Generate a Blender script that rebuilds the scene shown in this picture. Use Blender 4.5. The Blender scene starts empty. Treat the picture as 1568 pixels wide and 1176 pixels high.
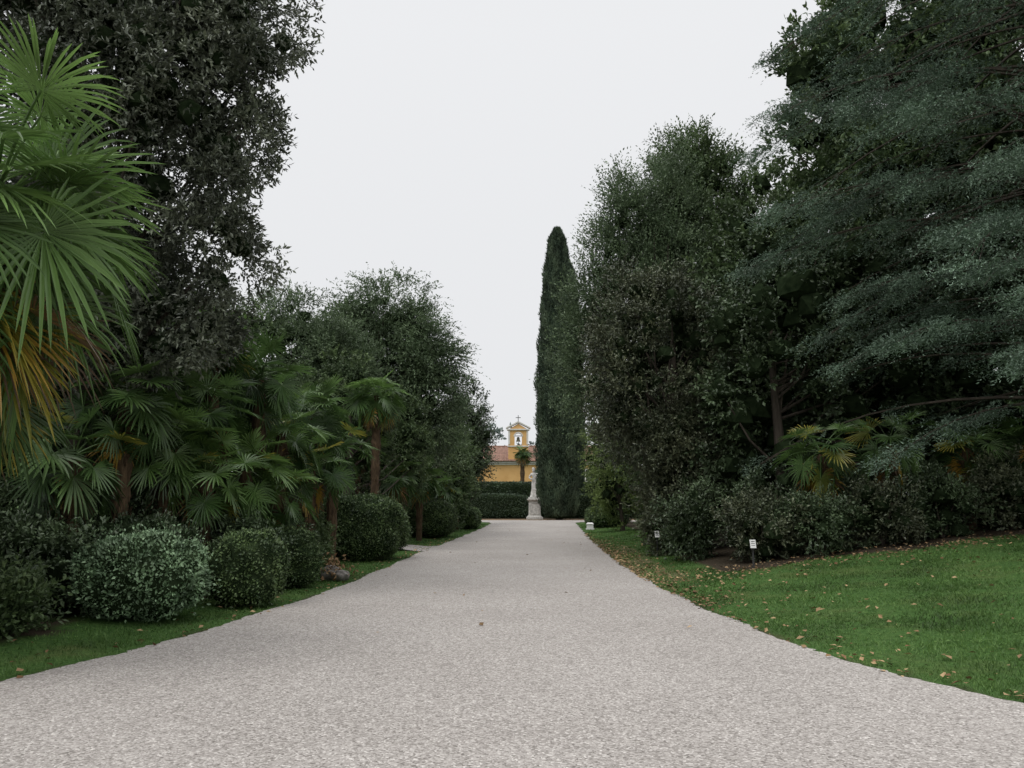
import bpy, math, numpy as np, bmesh
from mathutils import Vector
PI=math.pi
Z=np.array([0,0,1.0])
scene=bpy.context.scene

def unit(a):
    return a/np.maximum(np.linalg.norm(a,axis=-1,keepdims=True),1e-9)

# ---------------------------------------------------------------- mesh builder
class MB:
    def __init__(s):
        s.v=[];s.q=[];s.t=[];s.qm=[];s.tm=[];s.tone=[];s.age=[];s.n=0
    def add(s,v,q=None,t=None,mat=0,tone=.5,age=0.):
        v=np.asarray(v,float).reshape(-1,3);m=len(v)
        s.v.append(v)
        s.tone.append(np.broadcast_to(np.asarray(tone,float),(m,)).copy())
        s.age.append(np.broadcast_to(np.asarray(age,float),(m,)).copy())
        if q is not None and len(q):
            q=np.asarray(q,int).reshape(-1,4)+s.n; s.q.append(q); s.qm.append(np.full(len(q),mat))
        if t is not None and len(t):
            t=np.asarray(t,int).reshape(-1,3)+s.n; s.t.append(t); s.tm.append(np.full(len(t),mat))
        s.n+=m
    def box(s,c,d,mat=0,tone=.5):
        x,y,z=c;a,b,h=[k/2 for k in d]
        v=[(x-a,y-b,z-h),(x+a,y-b,z-h),(x+a,y+b,z-h),(x-a,y+b,z-h),(x-a,y-b,z+h),(x+a,y-b,z+h),(x+a,y+b,z+h),(x-a,y+b,z+h)]
        s.add(v,q=[(3,2,1,0),(4,5,6,7),(0,1,5,4),(1,2,6,5),(2,3,7,6),(3,0,4,7)],mat=mat,tone=tone)
    def build(s,name,mats,smooth=False,parent=None):
        me=bpy.data.meshes.new(name)
        v=np.concatenate(s.v)
        q=np.concatenate(s.q) if s.q else np.zeros((0,4),int)
        t=np.concatenate(s.t) if s.t else np.zeros((0,3),int)
        me.vertices.add(len(v)); me.vertices.foreach_set("co",v.astype(np.float32).ravel())
        loops=np.concatenate([q.ravel(),t.ravel()])
        me.loops.add(len(loops)); me.loops.foreach_set("vertex_index",loops.astype(np.int32))
        st=np.concatenate([np.arange(len(q))*4,len(q)*4+np.arange(len(t))*3])
        me.polygons.add(len(st)); me.polygons.foreach_set("loop_start",st.astype(np.int32))
        mi=np.concatenate(s.qm+s.tm) if (s.qm or s.tm) else np.zeros(0)
        for m in mats: me.materials.append(m)
        me.polygons.foreach_set("material_index",mi.astype(np.int32))
        me.polygons.foreach_set("use_smooth",np.full(len(st),smooth))
        me.update(calc_edges=True)
        a=me.attributes.new("tone",'FLOAT','POINT'); a.data.foreach_set("value",np.concatenate(s.tone).astype(np.float32))
        a=me.attributes.new("age",'FLOAT','POINT'); a.data.foreach_set("value",np.concatenate(s.age).astype(np.float32))
        ob=bpy.data.objects.new(name,me); scene.collection.objects.link(ob)
        if parent: ob.parent=parent
        return ob

def tube(mb,pts,rad,sides=7,mat=1,tone=.5):
    pts=np.asarray(pts,float);n=len(pts);rad=np.broadcast_to(rad,(n,))
    tg=unit(np.gradient(pts,axis=0))
    ref=np.array([1,0,0.]) if abs(tg[0,2])>.7 else Z
    a=unit(np.cross(tg,ref)); b=np.cross(tg,a)
    th=np.arange(sides)*2*PI/sides
    v=pts[:,None]+rad[:,None,None]*(np.cos(th)[None,:,None]*a[:,None]+np.sin(th)[None,:,None]*b[:,None])
    i=np.arange(n-1)[:,None]*sides;j=np.arange(sides)[None]
    q=np.stack([i+j,i+(j+1)%sides,i+sides+(j+1)%sides,i+sides+j],-1).reshape(-1,4)
    mb.add(v,q=q,mat=mat,tone=tone)

bm=bmesh.new(); bmesh.ops.create_icosphere(bm,subdivisions=1,radius=1.0)
bm.verts.ensure_lookup_table()
ICV=np.array([v.co[:] for v in bm.verts]); ICF=np.array([[v.index for v in f.verts] for f in bm.faces]); bm.free()
bm=bmesh.new(); bmesh.ops.create_icosphere(bm,subdivisions=4,radius=1.0)
IC4V=np.array([v.co[:] for v in bm.verts]); IC4F=np.array([[v.index for v in f.verts] for f in bm.faces]); bm.free()

def blobs(mb,C,R,rng,mat=2):
    n=len(C);m=len(ICV)
    if n==0:return
    V=C[:,None]+ICV[None]*np.broadcast_to(R,(n,))[:,None,None]*rng.uniform(.65,1.15,(n,m,1))
    F=ICF[None]+(np.arange(n)*m)[:,None,None]
    mb.add(V.reshape(-1,3),t=F.reshape(-1,3),mat=mat)

def leaf_quads(mb,P,D,N,L,W,tone,mat=0,age=0.):
    P=P.reshape(-1,3);D=unit(D.reshape(-1,3));N=N.reshape(-1,3);n=len(P)
    S=unit(np.cross(D,N));N2=np.cross(S,D)
    L=np.broadcast_to(L,(n,))[:,None];W=np.broadcast_to(W,(n,))[:,None]
    mid=P+D*L*.45+N2*L*.07
    v=np.stack([P,mid+S*W/2,P+D*L-N2*L*.05,mid-S*W/2],1)
    q=np.arange(n*4).reshape(-1,4)
    tn=np.repeat(np.broadcast_to(tone,(n,)),4)
    mb.add(v,q=q,mat=mat,tone=tn,age=np.repeat(np.broadcast_to(age,(n,)),4))

def crown(mb,envs,rng,n,cr,ms,k,ls,ll,lw,up=.3,droop=0.,shell=.35,core=.62,outw=.8,zmin=.1,spread=.6,inr=.45):
    envs=np.array(envs,float)
    w=(envs[:,3]*envs[:,4]*envs[:,5])**.7; w/=w.sum()
    e=envs[rng.choice(len(envs),n,p=w)]
    d=unit(rng.normal(size=(n,3)))
    rad=rng.uniform(shell,1,n)**.7
    C=e[:,:3]+d*e[:,3:6]*rad[:,None]
    R=cr*rng.uniform(.55,1.35,n)
    inner=(1-rad)*e[:,3:6].min(1)>R*inr; o=d
    ct=rng.uniform(0,1,n)
    sd=unit(unit(rng.normal(size=(n,ms,3)))+o[:,None]*outw+Z*up)
    off=unit(rng.normal(size=(n,ms,3))*.55+sd)*(R[:,None]*rng.uniform(.45,1.05,(n,ms)))[...,None]
    base=C[:,None]+off
    lsr=ls*rng.uniform(.5,1.3,(n,ms,1,1))
    t=((np.arange(k)+rng.random((n,ms,k)))/k)[...,None]
    P=base[:,:,None]+sd[:,:,None]*lsr*t-Z*droop*lsr*t*t
    D=unit(sd[:,:,None]*.7+rng.normal(size=(n,ms,k,3))*spread-Z*droop*t)
    N=unit(rng.normal(size=(n,ms,k,3))*.6+Z)
    tone=ct[:,None,None]*.45+rng.random((n,ms,k))*.35+t[...,0]*.2
    P=P.reshape(-1,3);ok=P[:,2]>zmin
    m=len(P);L=ll*rng.uniform(.7,1.3,m)
    leaf_quads(mb,P[ok],D.reshape(-1,3)[ok],N.reshape(-1,3)[ok],L[ok],(L*lw/ll)[ok],tone.ravel()[ok])
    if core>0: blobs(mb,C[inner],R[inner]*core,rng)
    return C,inner

def tree(name,x,y,z0,top,tr,envs,mats,seed,n=200,cr=.5,ms=24,k=10,ls=.35,ll=.08,lw=.035,limbs=26,lean=(0,0),tz=.7,**kw):
    rng=np.random.default_rng(seed); mb=MB()
    C,inner=crown(mb,envs,rng,n,cr,ms,k,ls,ll,lw,zmin=z0+.08,**kw)
    zz=np.linspace(0,1,9)
    tp=np.stack([x+lean[0]*zz+.08*np.sin(zz*5+seed),y+lean[1]*zz+.08*np.cos(zz*4+seed),z0-.15+(top*tz)*zz],1)
    rr=tr*(1-.75*zz); rr[0]*=1.35
    tube(mb,tp,rr,9)
    idx=rng.choice(len(C),min(limbs,len(C)),replace=False)
    for i in idx:
        c=C[i]; h=np.clip((c[2]-z0)/top*rng.uniform(.45,.8)/tz,.12,.95)
        s=np.array([np.interp(h,zz,tp[:,j]) for j in range(3)])
        m=(s+c)/2+np.array([0,0,-.08*np.linalg.norm(c-s)])+rng.normal(size=3)*.1
        r0=tr*(1-.7*h)*.35
        tube(mb,[s,s*.5+m*.5,m,m*.4+c*.6,c],[r0,r0*.8,r0*.6,r0*.4,r0*.15],5)
    return mb.build(name,mats)

def sbush(name,cx,cy,rx,ry,h,pw,mats,seed,n=9000,ll=.05,lw=.03,amp=.04,z0=0.,depth=.08):
    rng=np.random.default_rng(seed); mb=MB()
    r=np.array([rx,ry,h/2]); c=np.array([cx,cy,z0+h/2])
    ph=rng.uniform(0,6,6);fr=rng.uniform(2,6,(6,3))*rng.choice([-1,1],(6,3))
    def surf(d):
        s=(np.abs(d)**pw).sum(-1,keepdims=True)**(-1/pw); p=d*s
        lum=1+amp*sum(np.sin((p*r/r.max()*fr[i]).sum(-1)*1.6+ph[i]) for i in range(6))[:,None]/2.2
        nn=unit(np.sign(p)*np.abs(p)**(pw-1)/r)
        return p*r*lum,nn
    v,_=surf(IC4V); v=c+v*.95; v[:,2]=np.maximum(v[:,2],z0-.05)
    mb.add(v,t=IC4F,mat=2)
    d=unit(rng.normal(size=(n,3))); p,nn=surf(d)
    P=c+p*(1-rng.uniform(0,1,(n,1))**2*.07)-nn*rng.uniform(0,depth,(n,1))*.5
    st=rng.random(n)<.06
    P[st]+=nn[st]*rng.uniform(0,depth*1.2,(st.sum(),1))
    D=unit(nn*.55+rng.normal(size=(n,3))*.6+Z*.25)
    N=unit(nn+rng.normal(size=(n,3))*.5)
    ok=P[:,2]>z0+.02
    tn=.5+.25*np.sin(P[:,0]*7+ph[0])*np.sin(P[:,1]*6+ph[1]+P[:,2]*8)+rng.uniform(-.4,.4,n)
    L=ll*rng.uniform(.6,1.3,n)
    leaf_quads(mb,P[ok],D[ok],N[ok],L[ok],(L*lw/ll)[ok],np.clip(tn,0,1)[ok])
    return mb.build(name,mats)

# ---------------------------------------------------------------- materials
def newmat(name):
    m=bpy.data.materials.new(name);m.use_nodes=True
    nt=m.node_tree;nt.nodes.clear();return m,nt,nt.nodes,nt.links
def ramp(nodes,stops):
    r=nodes.new("ShaderNodeValToRGB");cr=r.color_ramp
    while len(cr.elements)<len(stops): cr.elements.new(.5)
    for e,(p,c) in zip(cr.elements,stops): e.position=p;e.color=(*c,1)
    return r
def foliage(name,dark,light,transl=.25,rough=.5,nscale=1.1,spec=.35,aged=False):
    m,nt,N,L=newmat(name)
    at=N.new("ShaderNodeAttribute");at.attribute_name="tone"
    rp=ramp(N,[(0,dark),(.6,tuple((a+b)/2 for a,b in zip(dark,light))),(1,light)])
    L.new(at.outputs["Fac"],rp.inputs[0]); col=rp.outputs[0]
    tc=N.new("ShaderNodeTexCoord");no=N.new("ShaderNodeTexNoise");no.inputs["Scale"].default_value=nscale;no.inputs["Detail"].default_value=1
    L.new(tc.outputs["Object"],no.inputs["Vector"])
    mr=N.new("ShaderNodeMapRange");mr.inputs[1].default_value=.3;mr.inputs[2].default_value=.7;mr.inputs[3].default_value=.6;mr.inputs[4].default_value=1.35
    L.new(no.outputs[0],mr.inputs[0])
    mx=N.new("ShaderNodeVectorMath");mx.operation='SCALE';L.new(col,mx.inputs[0]);L.new(mr.outputs[0],mx.inputs[3]);col=mx.outputs[0]
    if aged:
        a2=N.new("ShaderNodeAttribute");a2.attribute_name="age"
        r2=ramp(N,[(0,(.14,.2,.04)),(.35,(.34,.30,.05)),(.6,(.46,.29,.05)),(.8,(.24,.15,.06)),(1,(.12,.08,.05))])
        L.new(a2.outputs["Fac"],r2.inputs[0])
        f=N.new("ShaderNodeMapRange");f.inputs[1].default_value=.05;f.inputs[2].default_value=.35;L.new(a2.outputs["Fac"],f.inputs[0])
        mc=N.new("ShaderNodeMix");mc.data_type='RGBA';L.new(f.outputs[0],mc.inputs[0]);L.new(col,mc.inputs[6]);L.new(r2.outputs[0],mc.inputs[7]);col=mc.outputs[2]
    b=N.new("ShaderNodeBsdfPrincipled");b.inputs["Roughness"].default_value=rough;b.inputs["Specular IOR Level"].default_value=spec
    L.new(col,b.inputs["Base Color"])
    o=N.new("ShaderNodeOutputMaterial")
    if transl>.21:
        tr=N.new("ShaderNodeBsdfTranslucent");L.new(col,tr.inputs[0])
        ms=N.new("ShaderNodeMixShader");ms.inputs[0].default_value=transl;L.new(b.outputs[0],ms.inputs[1]);L.new(tr.outputs[0],ms.inputs[2])
        L.new(ms.outputs[0],o.inputs[0])
    else: L.new(b.outputs[0],o.inputs[0])
    return m
def solid(name,c1,c2,scale=5,rough=.8,bump=.3,stretch=(1,1,1),detail=5,spec=.3):
    m,nt,N,L=newmat(name)
    tc=N.new("ShaderNodeTexCoord");mp=N.new("ShaderNodeMapping");mp.inputs["Scale"].default_value=stretch
    L.new(tc.outputs["Object"],mp.inputs[0])
    no=N.new("ShaderNodeTexNoise");no.inputs["Scale"].default_value=scale;no.inputs["Detail"].default_value=detail;L.new(mp.outputs[0],no.inputs["Vector"])
    rp=ramp(N,[(.3,c1),(.7,c2)]);L.new(no.outputs[0],rp.inputs[0])
    b=N.new("ShaderNodeBsdfPrincipled");b.inputs["Roughness"].default_value=rough;b.inputs["Specular IOR Level"].default_value=spec
    L.new(rp.outputs[0],b.inputs["Base Color"])
    bp=N.new("ShaderNodeBump");bp.inputs["Strength"].default_value=bump;bp.inputs["Distance"].default_value=.03;L.new(no.outputs[0],bp.inputs["Height"]);L.new(bp.outputs[0],b.inputs["Normal"])
    o=N.new("ShaderNodeOutputMaterial");L.new(b.outputs[0],o.inputs[0]);return m

bark=solid("bark",(.03,.024,.018),(.085,.07,.055),9,.9,.8,(1,1,.25))
fibre=solid("palm_fibre",(.035,.022,.012),(.12,.08,.045),22,.95,1,(1,1,.3))
core=solid("shaded_core_fill",(.010,.017,.008),(.028,.042,.020),6,1,.5,spec=0)  # dark filler added inside crowns to block sky; interior shade put in its colour
F_oak=foliage("holm_oak_leaf",(.034,.045,.029),(.185,.205,.145),.15,.42,spec=.5)
F_yew=foliage("yew_leaf",(.054,.088,.044),(.165,.225,.115),.25)
F_mid=foliage("evergreen_leaf",(.040,.072,.028),(.14,.195,.078),.22)
F_dark=foliage("dark_leaf",(.024,.040,.019),(.092,.132,.062),.18,.4)
F_brown=foliage("holly_leaf",(.032,.045,.025),(.135,.148,.082),.18,.4)
F_cedar=foliage("cedar_needle",(.030,.056,.035),(.23,.32,.235),.12,.6)
F_cyp=foliage("cypress_leaf",(.036,.060,.036),(.10,.14,.082),.1,.7)
F_hedge=foliage("hedge_leaf",(.032,.060,.021),(.12,.175,.063),.15,.45,3)
F_vari=foliage("shrub_leaf",(.075,.13,.063),(.30,.43,.25),.2,.4,3)
F_lite=foliage("light_shrub_leaf",(.08,.12,.035),(.21,.28,.085),.3)
F_palm=foliage("palm_leaf",(.038,.085,.022),(.165,.275,.075),.3,.38,1.5,.5,True)
F_palmd=foliage("palm_leaf_dark",(.032,.070,.022),(.12,.205,.06),.3,.4,1.5,.45,True)
F_far=foliage("hazed_distant_leaf",(.14,.18,.17),(.24,.28,.26),.1,.8,.2)  # distance haze put into the leaf colour, pale and bluish

# ---------------------------------------------------------------- layout
LE=np.array([(-30,-14),(1,-14),(2.5,-11),(4,-8),(6,-5.5),(7.81,-4.52),(9.27,-4.01),(12.37,-3.54),(15.96,-3.15),(20.4,-2.97),(25.8,-2.79),(35.5,-2.25),(49.5,-1.6),(58,-1.4),(60.5,-1.6),(62,-4),(63,-14),(66.5,-14)])
RE=np.array([(-30,9),(1,8),(3,6.2),(5,4.9),(6.97,4.02),(8.83,3.25),(12.37,2.85),(16.6,2.68),(21.5,2.67),(33.9,3.09),(53.1,4.05),(59,4.3),(61,4.8),(62,8),(63,18),(66.5,18)])
def xl(y): return np.interp(y,LE[:,0],LE[:,1])
def xr(y): return np.interp(y,RE[:,0],RE[:,1])
def H(x,y):
    x=np.asarray(x,float);y=np.asarray(y,float)
    s=x-np.interp(y,RE[:,0],np.minimum(RE[:,1],4.5))-.5
    s=np.maximum(s,0); fade=np.clip((58-y)/25,0,1)
    z=.125*(np.sqrt(s*s+.3)-.548)*fade
    z=np.minimum(z,1.6)
    l=np.maximum(xl(y)-x-1.0,0)*np.clip((58-y)/25,0,1)
    return z+np.minimum(.05*l,.8)*(y>5)*np.clip((y-5)/3,0,1)
def lawn(x,y):
    dr=x-xr(y); dl=xl(y)-x
    wr=np.where(y<18.2+.3*np.sin(x*2.1),30,np.where(y<26,1.7,2.6))
    wl=1.9+.3*np.sin(y*1.7)+np.where((y>16)&(y<23),1.0,0)
    return (((dr>-.02)&(dr<wr))|((dl>-.02)&(dl<wl)))&(y<61)

# ground
xs=np.concatenate([[-600,-300,-150,-80,-50,-30,-20,-14],np.arange(-11,14.01,.25),[16,18,22,30,50,80,150,300,600]])
ys=np.concatenate([[-200,-100,-50,-20,-8],np.arange(-2,76.01,.25),[78,82,90,100,120,160,240,400,800]])
X,Y=np.meshgrid(xs,ys); Zg=H(X,Y)
rg=np.random.default_rng(3)
inner=(X>xr(Y)+.4)|(X<xl(Y)-.4)
Zg=Zg+np.where(inner&(Y<60),.02*np.sin(X*3.1+Y)*np.sin(Y*2.3),0)
mb=MB();nx=len(xs);ny=len(ys)
i=np.arange(ny-1)[:,None]*nx;j=np.arange(nx-1)[None]
q=np.stack([i+j,i+j+1,i+nx+j+1,i+nx+j],-1).reshape(-1,4)
lw_=lawn(X,Y).astype(float)+(Y>80)*.8
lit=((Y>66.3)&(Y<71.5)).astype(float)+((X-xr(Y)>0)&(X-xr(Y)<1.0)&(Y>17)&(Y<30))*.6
mb.add(np.stack([X,Y,Zg],-1),q=q,tone=np.clip(lw_,0,1).ravel(),age=np.clip(lit,0,1).ravel())
m,nt,N,L=newmat("ground_soil_and_grass")
tc=N.new("ShaderNodeTexCoord")
def noise(sc,det=5,rough=.6):
    n=N.new("ShaderNodeTexNoise");n.inputs["Scale"].default_value=sc;n.inputs["Detail"].default_value=det;n.inputs["Roughness"].default_value=rough
    L.new(tc.outputs["Object"],n.inputs["Vector"]);return n.outputs[0]
def mixc(f,a,b):
    k=N.new("ShaderNodeMix");k.data_type='RGBA'
    for s,v in ((0,f),(6,a),(7,b)):
        if hasattr(v,'is_linked') : L.new(v,k.inputs[s])
        else: k.inputs[s].default_value=v
    return k.outputs[2]
n1=noise(45);n2=noise(.9,4);n3=noise(14,4)
soil=ramp(N,[(.3,(.025,.021,.014)),(.6,(.06,.047,.032)),(.75,(.12,.09,.055))]);L.new(n1,soil.inputs[0])
gr=ramp(N,[(.3,(.032,.068,.018)),(.55,(.058,.12,.03)),(.75,(.105,.165,.05))]);L.new(n3,gr.inputs[0])
gr2=ramp(N,[(.52,(0,0,0)),(.76,(.55,.55,.55))]);L.new(n2,gr2.inputs[0])
grass=mixc(gr2.outputs[0],gr.outputs[0],(.12,.12,.045,1))
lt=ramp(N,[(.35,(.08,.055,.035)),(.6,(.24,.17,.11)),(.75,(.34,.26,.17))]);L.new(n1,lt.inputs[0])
aT=N.new("ShaderNodeAttribute");aT.attribute_name="tone";aA=N.new("ShaderNodeAttribute");aA.attribute_name="age"
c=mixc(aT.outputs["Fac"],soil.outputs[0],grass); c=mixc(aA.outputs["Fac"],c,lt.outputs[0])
b=N.new("ShaderNodeBsdfPrincipled");b.inputs["Roughness"].default_value=.95;b.inputs["Specular IOR Level"].default_value=.1;L.new(c,b.inputs["Base Color"])
bp=N.new("ShaderNodeBump");bp.inputs["Strength"].default_value=.7;bp.inputs["Distance"].default_value=.03;L.new(n1,bp.inputs["Height"]);L.new(bp.outputs[0],b.inputs["Normal"])
o=N.new("ShaderNodeOutputMaterial");L.new(b.outputs[0],o.inputs[0])
mb.build("ground",[m],smooth=True)

# road
m,nt,N,L=newmat("gravel_road_surface");tc=N.new("ShaderNodeTexCoord")
vo=N.new("ShaderNodeTexVoronoi");vo.inputs["Scale"].default_value=70;L.new(tc.outputs["Object"],vo.inputs["Vector"])
sp=N.new("ShaderNodeSeparateColor");L.new(vo.outputs["Color"],sp.inputs[0])
cr=ramp(N,[(0,(.17,.155,.142)),(.18,(.285,.265,.248)),(.55,(.37,.346,.326)),(.88,(.45,.425,.402)),(1,(.64,.615,.585))]);L.new(sp.outputs[0],cr.inputs[0])
v2=N.new("ShaderNodeTexVoronoi");v2.inputs["Scale"].default_value=31;L.new(tc.outputs["Object"],v2.inputs["Vector"])
s2=N.new("ShaderNodeSeparateColor");L.new(v2.outputs["Color"],s2.inputs[0])
r2=ramp(N,[(0,(.78,.77,.75)),(.3,(.96,.95,.94)),(1,(1.06,1.05,1.04))]);L.new(s2.outputs[1],r2.inputs[0])
nz=noise(.35,5);r3=ramp(N,[(.3,(.88,.87,.86)),(.7,(1.05,1.045,1.04))]);L.new(nz,r3.inputs[0])
def mul(a,bb):
    k=N.new("ShaderNodeVectorMath");k.operation='MULTIPLY';L.new(a,k.inputs[0]);L.new(bb,k.inputs[1]);return k.outputs[0]
col=mul(mul(cr.outputs[0],r2.outputs[0]),r3.outputs[0])
b=N.new("ShaderNodeBsdfPrincipled");b.inputs["Roughness"].default_value=.85;b.inputs["Specular IOR Level"].default_value=.25;L.new(col,b.inputs["Base Color"])
bp=N.new("ShaderNodeBump");bp.inputs["Strength"].default_value=.6;bp.inputs["Distance"].default_value=.005;L.new(vo.outputs["Distance"],bp.inputs["Height"]);bp.invert=True;L.new(bp.outputs[0],b.inputs["Normal"])
o=N.new("ShaderNodeOutputMaterial");L.new(b.outputs[0],o.inputs[0]);M_road=m
yy=np.concatenate([np.arange(-30,3,1.),np.arange(3,66.5,.08)])
jl=rg.normal(0,.018,len(yy))*(yy<60);jr=rg.normal(0,.018,len(yy))*(yy<60)
a=xl(yy)+jl+.04*np.sin(yy*1.9);bb=xr(yy)+jr+.04*np.sin(yy*2.3)
t=np.linspace(0,1,9)
V=np.stack([a[:,None]+(bb-a)[:,None]*t,np.repeat(yy[:,None],9,1),np.full((len(yy),9),.014)],-1)
i=np.arange(len(yy)-1)[:,None]*9;j=np.arange(8)[None]
q=np.stack([i+j,i+j+1,i+9+j+1,i+9+j],-1).reshape(-1,4)
mb=MB();mb.add(V,q=q)
mb.build("gravel_road",[M_road])
mb=MB()
px=np.linspace(-2.6,-14,30);cy=28.3+.12*(px+2.6)**2*.4;w=1.0+.6*np.exp((px+2.6)*.9)
V=np.stack([np.stack([px,cy-w,np.full(30,.06)+H(px,cy)],-1),np.stack([px,cy+w,np.full(30,.06)+H(px,cy)],-1)],1)
V[0,:,2]=.010;V[1,:,2]=.018
q=np.array([(2*i,2*i+1,2*i+3,2*i+2) for i in range(29)])
mb.add(V,q=q);mb.build("side_path",[M_road])

# grass blades
rng=np.random.default_rng(11)
n=540000
d=7*np.exp(rng.random(n)*math.log(50/6.))
x=rng.uniform(-1,1,n)*np.minimum(d*.68,16); d=d-1.2
ok=lawn(x,d)&(d>4.5)
dl=xl(d)-x
ok&=~((dl>0)&(rng.random(n)<.25+.35*np.clip(dl,0,1.5)*(d<15)))
th=np.sin(x*1.3+d*.7)*np.sin(d*1.1-x*.6)
ok&=rng.random(n)<(.78+.3*th)
edge=np.minimum(np.abs(x-xr(d)),np.abs(dl)); ok&=(rng.random(n)<(.25+edge*2.5))
x=x[ok];d=d[ok];th=th[ok];n=len(x)
z=H(x,d);sc=np.clip(d/9,.8,3.2)
hh=rng.uniform(.02,.055,n);wd=.0062*sc
az=rng.uniform(0,2*PI,n);ln=rng.normal(0,.024,(n,2))
P=np.stack([x,d,z-.005],-1);S=np.stack([np.cos(az)*wd,np.sin(az)*wd,0*az],-1)
T=P+np.stack([ln[:,0],ln[:,1],hh],-1)
V=np.stack([P-S,P+S,T],1)
mb=MB();mb.add(V,t=np.arange(3*n).reshape(-1,3),tone=np.repeat(np.clip(rng.uniform(0,1,n)*.7+.2-.15*th,0,1),3))
nw=1100;wx=rng.uniform(3.2,9.5,nw);wy=rng.uniform(6.5,16,nw)
kp=(wx>xr(wy)+.2)&(wx<wy*.64)&(np.sin(wx*1.7+1)*np.sin(wy*1.3)+rng.normal(0,.35,nw)>.15);wx=wx[kp];wy=wy[kp];nw=len(wx);kk=9
c=np.stack([wx,wy,H(wx,wy)+.022],-1)[:,None]+rng.normal(size=(nw,kk,3))*np.array([.035,.035,.008])
az=rng.uniform(0,2*PI,(nw,kk));D=np.stack([np.cos(az),np.sin(az),.25+0*az],-1)
leaf_quads(mb,c,D,unit(rng.normal(size=(nw*kk,3))*.3+Z),rng.uniform(.02,.045,nw*kk),rng.uniform(.015,.026,nw*kk),rng.uniform(.4,1.,nw*kk))
F_grass=foliage("grass_blade",(.045,.10,.022),(.145,.245,.068),.35,.5,.8,.3)
mb.build("lawn_grass",[F_grass])
# fallen leaves
rng=np.random.default_rng(5);pts=[]
n=600;y=rng.uniform(6.5,40,n);pts.append(np.stack([xr(y)+rng.exponential(.3,n)-.06,y],-1))
n=950;y=rng.uniform(13,34,n);pts.append(np.stack([xr(y)+rng.exponential(.5,n)-.05,y],-1))
n=420;y=rng.uniform(7,18.5,n);pts.append(np.stack([xr(y)+rng.uniform(0,10,n),y],-1))
n=800;y=rng.normal(17.8,.7,n);pts.append(np.stack([rng.uniform(3.2,13,n),y],-1))
n=280;y=rng.uniform(7,35,n);pts.append(np.stack([xl(y)-rng.exponential(.5,n)+.08,y],-1))
n=50;y=rng.uniform(9,45,n);pts.append(np.stack([xl(y)+(xr(y)-xl(y))*rng.random(n),y],-1))
n=700;y=rng.uniform(66,70.8,n);pts.append(np.stack([rng.uniform(-6,10,n),y],-1))
P=np.concatenate(pts);n=len(P)
zz=H(P[:,0],P[:,1])+np.where((P[:,0]>xl(P[:,1])+.03)&(P[:,0]<xr(P[:,1])-.03),.02,.045)
az=rng.uniform(0,2*PI,n)
D=np.stack([np.cos(az),np.sin(az),rng.normal(0,.25,n)],-1)
Nn=unit(np.stack([rng.normal(0,.35,n),rng.normal(0,.35,n),np.ones(n)],-1))
mb=MB();Lf=rng.uniform(.04,.10,n)
leaf_quads(mb,np.column_stack([P,zz]),D,Nn,Lf,Lf*rng.uniform(.5,.8,n),rng.random(n))
F_fall=foliage("fallen_leaf",(.14,.075,.035),(.44,.31,.17),.1,.8,.5,.2)
mb.build("fallen_leaves",[F_fall])

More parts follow.
